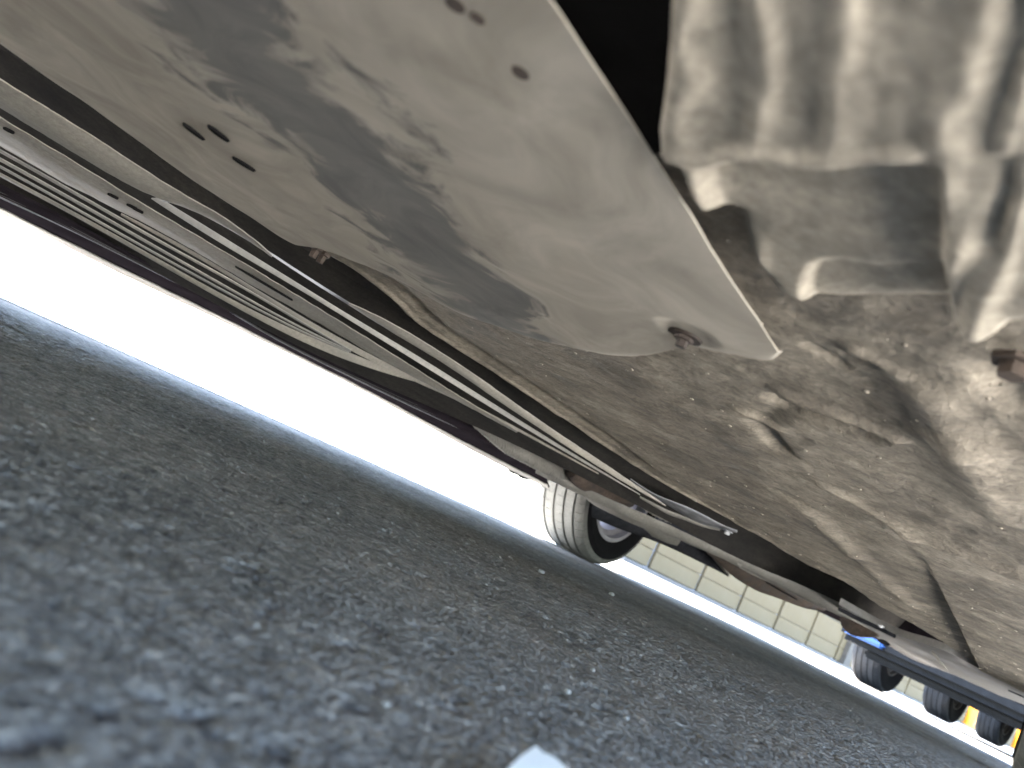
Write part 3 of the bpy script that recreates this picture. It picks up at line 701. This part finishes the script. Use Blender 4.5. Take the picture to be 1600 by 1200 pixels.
# ---- mesh sleeved pipe, rust pocket and tank behind the sill
pp = [P(741, 664, 'y', 1.22), P(766, 680, 'y', 1.22), P(795, 698, 'y', 1.22), P(825, 713, 'y', 1.22), P(855, 730, 'y', 1.21), P(884, 746, 'y', 1.2), P(896, 752, 'y', 1.2)]
def braid(name, path, rad, parent, mat, n=90, seg=18, amp=.0014, turns=60):
    A = catmull(path, n); R = np.interp(np.linspace(0, 1, n), np.linspace(0, 1, len(rad)), rad)
    V = []; Fc = []
    for i in range(n):
        t = A[min(i+1, n-1)]-A[max(i-1, 0)]; t /= np.linalg.norm(t); a = np.cross(t, [0, 0, 1.]); a /= np.linalg.norm(a); b = np.cross(t, a)
        for k in range(seg):
            th = 2*pi*k/seg; r = R[i]+amp*(1 if (i+k) % 2 else -1)*(.5+.5*sin(i*.9)); V.append(A[i]+r*(cos(th)*a+sin(th)*b))
    for i in range(n-1):
        for k in range(seg): Fc.append((i*seg+k, i*seg+(k+1) % seg, (i+1)*seg+(k+1) % seg, (i+1)*seg+k))
    Fc.append(tuple(range(seg))[::-1]); Fc.append(tuple((n-1)*seg+k for k in range(seg)))
    return mesh(name, V, Fc, mat, parent, ORG, False)
braid('flexible_pipe', pp, [.004, .013, .020, .022, .022, .020, .014], car, M['beam'])
tube('muffler', [P(893, 736, 'y', 1.16), P(905, 745, 'y', 1.16), P(930, 757, 'y', 1.15), P(965, 774, 'y', 1.13), P(985, 783, 'y', 1.12)], [.018, .034, .042, .036, .02], M['rust'], car, ORG, 24, 24)
braid('spring_sleeve', [P(987, 780, 'y', 1.02), P(1010, 794, 'y', 1.0), P(1032, 806, 'y', .98), P(1050, 815, 'y', .97)], [.004, .007, .008, .005], car, M['cream'], 44, 10, .0022)

# ---- grey blade shaped bracket
up1 = [(985, 748), (1020, 772), (1065, 789), (1104, 807), (1132, 823), (1152, 829)]
lo1 = [(985, 755), (1005, 766), (1045, 790), (1069, 806), (1095, 819), (1125, 827), (1152, 831)]
strip('bracket', seq(up1, 'y', .78, .66), seq(lo1, 'y', .80, .665), M['steel'], car, ORG, .0012, 50, 6, .004)
strip('bracket', seq([(1000, 776), (1020, 786), (1045, 799), (1069, 807), (1095, 819), (1125, 827)], 'y', .82, .69), seq([(1000, 778), (1020, 790), (1045, 805), (1069, 812), (1095, 823), (1125, 829)], 'y', .825, .695), M['beam'], car, ORG, .0012, 40, 4, .002)
c = P(1138, 829, 'y', .66); bolt(c, .007, M['shiny'], car, 'bolt', .01)

# ---- rear axle beam, dark trailing arm, rusty arm, rear strip, capsule, apron
bu = [(838, 733), (860, 745), (900, 757), (960, 785), (1050, 824), (1095, 845), (1147, 872), (1200, 896), (1275, 924), (1317, 947), (1378, 978)]
bl = [(838, 738), (860, 752), (900, 770), (960, 800), (1008, 822), (1063, 846), (1100, 859), (1152, 884), (1200, 908), (1275, 946), (1312, 962), (1372, 992)]
BG = rows_grid([seq(bu, 'y', 1.24, .52), seq(bl, 'y', 1.26, .53)], 110, 5); BG[..., 2] -= .006*np.sin(pi*np.linspace(0, 1, BG.shape[1]))[None, :]
BG[..., 2] += .002*fbm(BG[..., 0]*25, BG[..., 1]*25, 95, 3)
slab('axle_beam', BG, .004, M['beam'], car, ORG, 50)
strip('beam_plate', seq([(905, 768), (960, 797), (1008, 818), (1040, 832), (1065, 843)], 'y', 1.20, .98), seq([(930, 790), (975, 815), (1015, 836), (1040, 848), (1058, 853)], 'y', 1.22, 1.0), M['beam'], car, ORG, .003, 40, 5, .003)
strip('trailing_arm', seq([(925, 790), (960, 808), (1010, 830), (1060, 850), (1095, 858), (1122, 878), (1136, 897)], 'y', 1.14, .96), seq([(925, 808), (965, 826), (1017, 843), (1065, 864), (1095, 879), (1126, 894), (1138, 901)], 'y', 1.16, .965), M['black'], car, ORG, .004, 50, 5, .004)
tube('brake_cable', [P(1107, 862, 'y', .97), P(1122, 880, 'y', .96), P(1132, 892, 'y', .955), P(1139, 898, 'y', .95)], .0035, M['beam'], car, ORG, 8, 12)
strip('rear_arm', seq([(1102, 858), (1130, 868), (1152, 879), (1180, 896), (1200, 905), (1250, 931), (1288, 952)], 'y', .93, .74), seq([(1110, 868), (1132, 890), (1152, 906), (1185, 925), (1200, 930.5), (1208, 933), (1215, 932), (1236, 944), (1262, 952), (1275, 956), (1290, 953)], 'y', .95, .75), M['rust'], car, ORG, .004, 60, 6, .005, .0015, 7)
strip('cable_clip', seq([(1152, 880), (1180, 892), (1200, 901), (1240, 921), (1270, 937)], 'y', .82, .72), seq([(1156, 888), (1180, 901), (1200, 909), (1240, 927), (1270, 940)], 'y', .825, .725), M['cream'], car, ORG, .0012, 40, 4, .001, .001, 9)
disc('slot_shade_disc', P(1224, 919, 'y', .77)-np.array([0, 0, .012]), .11, .012, M['void'], car, -.25)  # dark disc stands for the shaded slot by the rear arm
cap = [(1311, 961), (1312, 972), (1316, 981), (1324, 989), (1337, 993), (1350, 994), (1362, 994), (1374, 992), (1362, 985), (1335, 971)]
flat_poly('tow_eye_cover', [P(a, b, 'x', 2.78+.0*i) for i, (a, b) in enumerate(cap)], .05, M['rust'], car, ORG, .006, 0)
au = [(1310, 945), (1345, 962), (1372, 979), (1410, 998), (1445, 1005), (1489, 1021), (1525, 1045), (1560, 1062), (1600, 1080), (1690, 1120)]
al = [(1330, 968), (1352, 985), (1376, 999), (1387, 1010), (1420, 1029.5), (1456, 1043), (1495, 1053.5), (1525, 1071.5), (1600, 1101), (1690, 1142)]
AG = rows_grid([seq(au, 'h', .225, .225), seq(al, 'h', .232, .24)], 90, 8)
AG[..., 2] += .003*fbm(AG[..., 0]*12, AG[..., 1]*12, 97, 3)
slab('rear_apron', AG, .02, M['apron'], car, ORG, 50)
strip('apron_seam', seq([(1454, 1018), (1460, 1026), (1468, 1038), (1475, 1048)], 'h', .222, .23), seq([(1458, 1017), (1465, 1026), (1474, 1038), (1482, 1049)], 'h', .222, .23), M['cream'], car, ORG, .0012, 16, 3)
flat_poly('wiring_clip', [P(a, b, 'x', 2.6) for a, b in ((1369, 999), (1378, 998), (1386, 1002), (1392, 1008), (1384, 1008), (1374, 1004))], .015, M['black'], car, ORG, .002, 0)
tube('wiring_loom', [P(1312, 952, 'h', .215), P(1335, 964, 'h', .215), P(1355, 973, 'h', .215), P(1378, 984, 'h', .215), P(1398, 994, 'h', .215)], .006, M['black'], car, ORG, 8, 20)
c = P(1377, 977, 'h', .214); bolt(c, .006, M['shiny'], car, 'bolt', .006)

# ------------------------------------------------------------------ the truck behind
TA = radians(-11.5)
t0 = np.array([8.1, 1.25, 0.])
truck = empty('truck', tuple(t0), 'blue truck with a dark front bumper and a row of tyres by the wall', 'truck', None, TA)
TR = .355
def truck_wheel(loc): return make_wheel(truck, loc, TR, .27, .19, 1, M['truck_tyre'], None, M['drum'])
for x in (0., 2.0, 4.05, 6.2):
    truck_wheel((x, 0, TR)); truck_wheel((x, -1.75, TR))
def tbox(nm, c, s, mat, bev=.03, **k): return box(nm, c, s, mat, truck, bev, **k)
tbox('front_bumper', (-.62, -.88, .355), (.22, 2.02, .17), M['navy'], .05)
tbox('bumper_trim', (-.66, -.10, .345), (.30, .34, .05), M['blue'], .02)
tbox('valance', (-.50, -.95, .245), (.20, 1.75, .07), M['navy'], .02)
tbox('mudguard', (-.30, .02, .60), (.70, .36, .24), M['navy'], .06)
tbox('cab', (.35, -.88, 1.35), (1.95, 2.0, 1.75), M['blue'], .12, taper=(.82, .93))
tbox('windscreen', (-.52, -.88, 1.75), (.05, 1.6, .7), M['glass'], .02, rot=Matrix.Rotation(radians(-11), 3, 'Y'))
for y in (.02, -1.78): tbox('headlight', (-.66, y, .66), (.08, .3, .18), M['glass'], .03)
tbox('chassis', (4.2, -.88, .50), (8.2, 1.1, .14), M['pole'], .02)
tbox('skirt', (3.4, -1.0, .37), (4.9, .9, .12), M['navy'], .02)
tbox('cargo_box', (4.9, -.88, 1.75), (6.6, 2.15, 2.1), M['navy'], .05)

# ------------------------------------------------------------------ small things on the ground
# paper scrap close to the lens
pc = [(795, 1200), (812, 1184), (834, 1169), (838, 1168.5), (848, 1179), (853, 1180), (866, 1186), (884, 1202), (900, 1225), (850, 1290), (760, 1240)]
top = [P(a, b, 'h', .010) for a, b in pc]
pap = flat_poly('paper_scrap', top, .0006, M['paper'], None, (0, 0, 0), .0001)
tag(pap, 'corner of a white paper scrap lying on the asphalt near the lens', 'paper')
def pebble(px, py, sz, lab):
    c = P(px, py); bm = bmesh.new(); bmesh.ops.create_icosphere(bm, subdivisions=2, radius=1)
    for v in bm.verts:
        v.co = Vector((v.co.x*sz*1.15, v.co.y*sz*.9, v.co.z*sz*.75))*random.uniform(.86, 1.12)
    me = bpy.data.meshes.new('pebble'); bm.to_mesh(me); bm.free()
    o = link('pebble', me, M['stone']); o.location = (c[0], c[1], sz*.3+.001); tag(o, lab, 'pebble', 'loose pebbles on the asphalt'); return o
for px, py, sz, lab in ((885, 1085, 0.0019, 'largest pale pebble on the asphalt just above the paper scrap'), (845, 896, 0.0050, 'pale pebble on the asphalt just below the rear tyre'), (955, 931, 0.0056, 'pale pebble below and to the right of the rear tyre'),
                        (600, 1107, 0.0015, 'pale pebble on near asphalt left of the paper scrap'), (977, 1126, 0.0017, 'pale pebble on near asphalt right of the paper scrap'), (925, 1050, 0.0016, 'small pale pebble on the asphalt above the paper scrap and largest pebble')):
    pebble(px, py, sz, lab)
# fine grit
bm = bmesh.new()
for k in range(150):
    x = float(RNG.uniform(0.05, 1.0))**1.3*4.0; y = float(RNG.uniform(-.2, 1.5)); r = float(RNG.uniform(.0003, .0010))*(1+.9*x)
    if hypot_ := (x*x+y*y) < .02: continue
    g = bmesh.ops.create_icosphere(bm, subdivisions=1, radius=r)
    z0 = .004*float(fbm(np.array([x*5]), np.array([y*5]), 31, 3)[0])+.0012
    for v in g['verts']: v.co = Vector((v.co.x*random.uniform(.8, 1.5), v.co.y*random.uniform(.8, 1.5), v.co.z*.8))+Vector((x, y, z0))
me = bpy.data.meshes.new('grit'); bm.to_mesh(me); bm.free()
tag(link('grit', me, M['stone']), kind='stuff')
